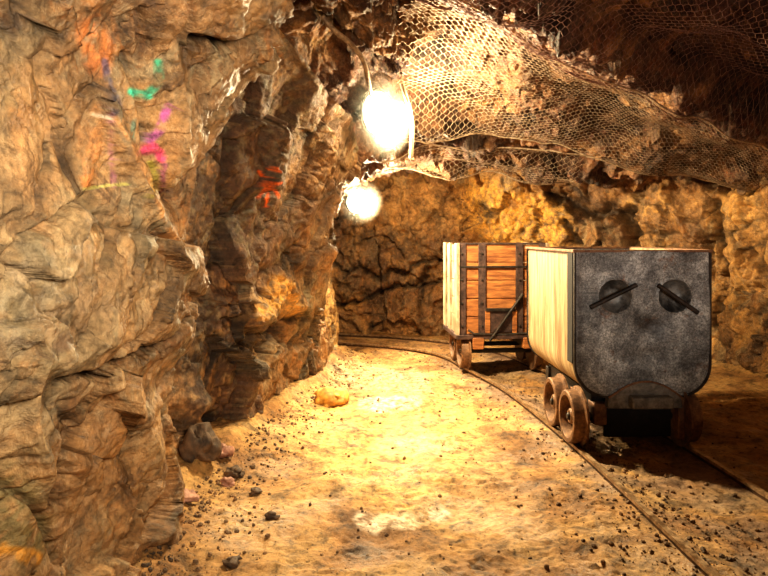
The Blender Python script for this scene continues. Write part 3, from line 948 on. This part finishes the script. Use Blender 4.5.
def wire_mesh(x0, x1, ya_, yb_, label, drop=.05, cw=.085, ch=.062, wire=.0024, mat=None, seed=1):
    """hexagonal netting draped under the roof; ya_, yb_ are (Y at x0, Y at x1)"""
    gx, gyn = int((x1 - x0) / .12) + 2, 40
    H = np.zeros((gx, gyn))
    for i in range(gx):
        for j in range(gyn):
            x = x0 + (x1 - x0) * i / (gx - 1); s = i / (gx - 1)
            y = (ya_[0] + (ya_[1] - ya_[0]) * s) + ((yb_[0] + (yb_[1] - yb_[0]) * s) - (ya_[0] + (ya_[1] - ya_[0]) * s)) * j / (gyn - 1)
            H[i, j] = ceil_z(x, y)
    # the netting hangs from the low points of the rock
    Hp = np.pad(H, 2, mode='edge'); M_ = H.copy()
    for a in range(5):
        for b in range(5):
            M_ = np.minimum(M_, Hp[a:a + gx, b:b + gyn])
    for _ in range(3):
        q = np.pad(M_, 1, mode='edge')
        M_ = (q[:-2, 1:-1] + q[2:, 1:-1] + q[1:-1, :-2] + q[1:-1, 2:] + q[1:-1, 1:-1] * 2) / 6
    H = np.minimum(M_ + .03, H) - drop
    def pos(u, v):
        s = min(max(u, 0), 1); t = min(max(v, 0), 1)
        i = s * (gx - 1); j = t * (gyn - 1); a, b = min(int(i), gx - 2), min(int(j), gyn - 2); fi, fj = i - a, j - b
        z = H[a, b] * (1 - fi) * (1 - fj) + H[a + 1, b] * fi * (1 - fj) + H[a, b + 1] * (1 - fi) * fj + H[a + 1, b + 1] * fi * fj
        y_a = ya_[0] + (ya_[1] - ya_[0]) * s; y_b = yb_[0] + (yb_[1] - yb_[0]) * s
        return Vector((x0 + (x1 - x0) * s, y_a + (y_b - y_a) * t, z))
    nx = int((x1 - x0) / cw); depth = ((yb_[0] - ya_[0]) + (yb_[1] - ya_[1])) / 2
    ny = max(2, int(depth / (ch * .5)))
    m = MB()
    for k in range(ny):
        pts = []
        for i in range(nx):
            ofs = 0 if k % 2 == 0 else .5
            for du, dv in ((.0, 1), (.18, 1), (.5, 0), (.68, 0)):
                u = (i + ofs + du) / nx
                if u > 1: continue
                pts.append(pos(u, (k + dv) / (ny + 1)))
        cut = int(abs(math.sin(k * .37) * .8 + math.sin(k * .91 + seed) * .6) * 4 * 1.5)
        pts = pts[cut:]
        if len(pts) > 2:
            m.tube(pts, wire, 3, cap=False)
    for v in (0.0, 1.0):
        m.tube([pos(i / 60, v) for i in range(61)], .008, 5)
    o = m.build('wire_mesh', mat or M_WIRE, angle=180)
    return tag(o, label, 'wire mesh', 'wire netting under the roof')


wire_mesh(.15, 4.15, (3.45, 3.6), (4.25, 6.6), 'shadowed hexagonal wire netting under the dark roof above the steel cart', mat=M_WIRED)
wire_mesh(.10, 4.15, (4.1, 6.5), (6.65, 7.7), 'brightly lit hexagonal wire netting sagging below the roof beside the upper floodlight', drop=.06)
wire_mesh(-.05, 2.4, (7.3, 7.4), (8.5, 8.6), 'distant wire netting on the low roof behind the wooden cart', drop=.03, cw=.1, ch=.08)

# ------------------------------------------------------------------ floodlights
def floodlight(loc, aim, beam, w, stretch, tilt, label, power, spot_angle):
    root = empty('floodlight', loc)
    d = Vector(aim).normalized()
    R = d.to_track_quat('-Z', 'Y').to_matrix() @ Matrix.Rotation(tilt, 3, 'Z')
    root.rotation_euler = R.to_euler(); root.scale = (1, stretch, 1)
    tag(root, label, 'floodlight', 'floodlights along the left wall')
    # round reflector shell behind a domed glass
    r = w / 2
    MB().lathe([(-.01, r * 1.08), (.015, r * 1.06), (.10, r * .75), (.17, r * .35), (.17, .02), (.16, .02), (.09, r * .66), (.0, r * .98)], (0, 0, 0), 'Z', 32).build('housing', M_DARK, root)
    MB().lathe([(-.018, r * 1.10), (.012, r * 1.12), (.012, r * 1.0), (-.018, r * .98)], (0, 0, 0), 'Z', 32).build('bezel', M_DARK, root)
    MB().lathe([(-.012, r * .97), (-.05, r * .86), (-.085, r * .62), (-.105, r * .32), (-.11, .002)], (0, 0, 0), 'Z', 32, closed=False).build('glass', M_GLOW, root)
    MB().tube([(-w * .56, 0, .02), (-w * .56, 0, .16), (0, .0, .26), (w * .56, 0, .16), (w * .56, 0, .02)], .011, 6).build('bracket', M_DARK, root)
    hz = MB(); ns = 14
    hz.lathe([(.36 * math.cos(math.pi * k / ns), max(.36 * math.sin(math.pi * k / ns), .0005)) for k in range(ns + 1)], (0, 0, 0), 'Z', 28, closed=False)
    hz.build('glare_haze', M_GLARE, root)  # added haze ball for the glare around the glass
    L = bpy.data.lights.new('floodlight_beam', 'SPOT'); L.energy = power; L.color = (1, .80, .48)
    L.spot_size = math.radians(spot_angle); L.spot_blend = .5; L.shadow_soft_size = .07
    lo = bpy.data.objects.new('floodlight_beam', L); link(lo)
    lo.location = Vector(loc) + d * .17
    lo.rotation_euler = Vector(beam).to_track_quat('-Z', 'Y').to_euler()
    return root


L1 = at(378, 113, 5.9)
L2 = at(358, 201, 8.5)
floodlight(L1, (.40, -.80, -.42), (.75, -.28, -.6), .30, 1.4, math.radians(-24), 'glaring floodlight high on the left wall beside the lit netting', 860, 172)
floodlight(L2, (.40, -.85, -.25), (.70, -.50, -.30), .32, 1.0, 0, 'glaring floodlight lower down, deeper in the tunnel where the left wall ends', 520, 174)


def lamp(name, loc, power, col, size, kind='POINT', aim=None, spread=None):
    L = bpy.data.lights.new(name, kind); L.energy = power; L.color = col
    if kind == 'AREA':
        L.size = size
        if spread: L.spread = spread
    else:
        L.shadow_soft_size = size
    o = bpy.data.objects.new(name, L); link(o); o.location = loc
    if aim: o.rotation_euler = Vector(aim).to_track_quat('-Z', 'Y').to_euler()
    return o


lamp('added_spill', L1 + Vector((.50, -.16, -.02)), 120, (1, .80, .45), .08)  # added point light, brightens roof rock beside the upper floodlight
lamp('added_spill_far', L2 + Vector((.45, -.05, .02)), 85, (1, .80, .50), .08)  # added point light, brightens rock around the far floodlight
# unseen fill lights near the camera, added for the left wall and cart face
lamp('wall_fill', (.45, .1, 1.95), 53, (1, .85, .63), .5, 'AREA', (-.66, .92, -.06), math.radians(98))
sp = lamp('cart_fill', (.7, -1.4, 1.8), 520, (1, .95, .86), .25, 'SPOT', Vector((1.9, 4.64, 1.12)) - Vector((.7, -1.4, 1.8)))
sp.data.spot_size = math.radians(14.5); sp.data.spot_blend = .5

sp = lamp('roof_fill', (1.6, .2, 1.2), 230, (1, .70, .56), .2, 'SPOT', Vector((2.0, 4.9, 3.0)) - Vector((1.6, .2, 1.2)))  # unseen fill light added to brighten the near roof
sp.data.spot_size = math.radians(60); sp.data.spot_blend = 1.0

# ------------------------------------------------------------------ cables
def cable(pts, r, name, label, cat='cable'):
    p = np.array([tuple(a) for a in pts], float)
    q = catmull(p[None, :, :2], np.linspace(0, len(p) - 1, 60))[0]
    zq = catmull(p[None, :, 1:], np.linspace(0, len(p) - 1, 60))[0][:, 1]
    o = MB().tube([(a[0], a[1], b) for a, b in zip(q, zq)], r, 10).build(name, M_CABLE)
    return tag(o, label, cat)


cable([at(322, 16, 4.55), at(334, 30, 4.6), at(352, 45, 4.75), at(364, 62, 4.9), at(368, 80, 5.1), at(372, 98, 5.6)], .019, 'power_cable', 'thick dusty cable curving down the dark rock to the upper floodlight')
cable([at(402, 84, 5.75), at(409, 108, 5.75), at(412, 128, 5.8), at(411, 158, 5.85)], .020, 'hanging_strap', 'pale strap dangling straight down just right of the upper floodlight', 'strap')

# ------------------------------------------------------------------ loose stones
def stone(px, py, sx, sy, sz, mat, label, seed):
    g = ground(px, py, .02)
    bm = bmesh.new(); bmesh.ops.create_icosphere(bm, subdivisions=4, radius=1)
    V = np.array([v.co[:] for v in bm.verts])
    dd, _ = facets(V + seed * 3.7, .9, .55, .05, 300, .2)
    V = V * (1 + 1.1 * dd + .05 * fbm(V * 3 + seed, 3, 310))[:, None]
    V[:, 2] = np.maximum(V[:, 2], -.55)
    for v, c in zip(bm.verts, V): v.co = (c[0] * sx, c[1] * sy, c[2] * sz)
    me = bpy.data.meshes.new('loose_stone'); bm.to_mesh(me); bm.free()
    for p in me.polygons: p.use_smooth = True
    me.materials.append(mat)
    o = bpy.data.objects.new('loose_stone', me); link(o)
    o.location = (g.x, g.y, floor_z(g.x, g.y) + .45 * sz); o.rotation_euler = (0, 0, seed * 1.3)
    return tag(o, label, 'stone', 'loose stones at the foot of the left wall')


stone(332, 400, .16, .13, .085, M_GOLD, 'ochre slab of rock lying alone on the sandy path', 1)
stone(199, 476, .13, .10, .12, M_DSTONE, 'dark rounded boulder leaning at the foot of the left wall', 2)
stone(222, 466, .065, .06, .05, M_PINK, 'pinkish stone resting between the dark boulder and the wall recess', 3)
stone(234, 474, .06, .05, .04, M_DSTONE, 'small dark angular stone right of the pinkish stones', 4)
stone(183, 506, .07, .06, .04, M_PINK, 'reddish flat stone below the dark boulder', 5)
stone(228, 482, .045, .04, .03, M_PINK, 'small reddish stone below the small dark angular stone', 6)
stone(271, 516, .035, .03, .022, M_DSTONE, 'small dark stone on the path, alone in front of the wall recess', 7)
stone(232, 560, .04, .035, .022, M_DSTONE, 'small dark stone nearest the camera on the sandy path', 8)
stone(255, 491, .04, .03, .02, M_DSTONE, 'flat dark stone on the path beyond the smaller dark stone', 9)

# loose chips on the ground, too many to count
gm = MB(); rg = random.Random(5)
ico = bmesh.new(); bmesh.ops.create_icosphere(ico, subdivisions=1, radius=1)
iv = [v.co.copy() for v in ico.verts]; iff = [tuple(v.index for v in f.verts) for f in ico.faces]; ico.free()
for k in range(5200):
    y = 2.2 + 7.3 * rg.random() ** 1.6
    t = rg.random()
    if t < .35:
        x = float(np.interp(y, SY, SP[:, 0, 0])) + .12 + abs(rg.gauss(0, .22))
    elif t < .8:
        i = int(np.argmin(np.abs(left_path[:, 1] - y))); x = left_path[i, 0] + rg.gauss(.1, .3)
    else:
        x = rg.uniform(-1.0, 3.6)
    r = .004 + .013 * rg.random() ** 4
    R = Matrix.Rotation(rg.random() * 6, 3, (rg.random(), rg.random(), rg.random()))
    zc = floor_z(x, y)
    gm.add([R @ Vector((a.x * r * rg.uniform(.8, 1.3), a.y * r, a.z * r * .8)) + Vector((x, y, zc + r * .3)) for a in iv], iff)
tag(gm.build('gravel', M_CHIP, angle=30), 'loose gravel chips strewn along the rail and wall foot', 'gravel', kind='stuff')

# ------------------------------------------------------------------ camera, world, view
cam = bpy.data.cameras.new('camera'); co = bpy.data.objects.new('camera', cam); link(co)
cam.sensor_width = 36; cam.lens = 36 * F / 768; cam.shift_y = -(288 - HY) / 768
cam.clip_start = .05
co.location = (0, 0, CAMZ); co.rotation_euler = (math.pi / 2, 0, 0)
SC.camera = co
w = bpy.data.worlds.new('world'); SC.world = w; w.use_nodes = True
bg = w.node_tree.nodes['Background']; bg.inputs[0].default_value = (1, .75, .5, 1); bg.inputs[1].default_value = .022
SC.view_settings.view_transform = 'Standard'
try:
    SC.view_settings.look = 'Medium High Contrast'
except TypeError:
    print('looks', [i.identifier for i in type(SC.view_settings).bl_rna.properties['look'].enum_items])
SC.view_settings.exposure = 0.0
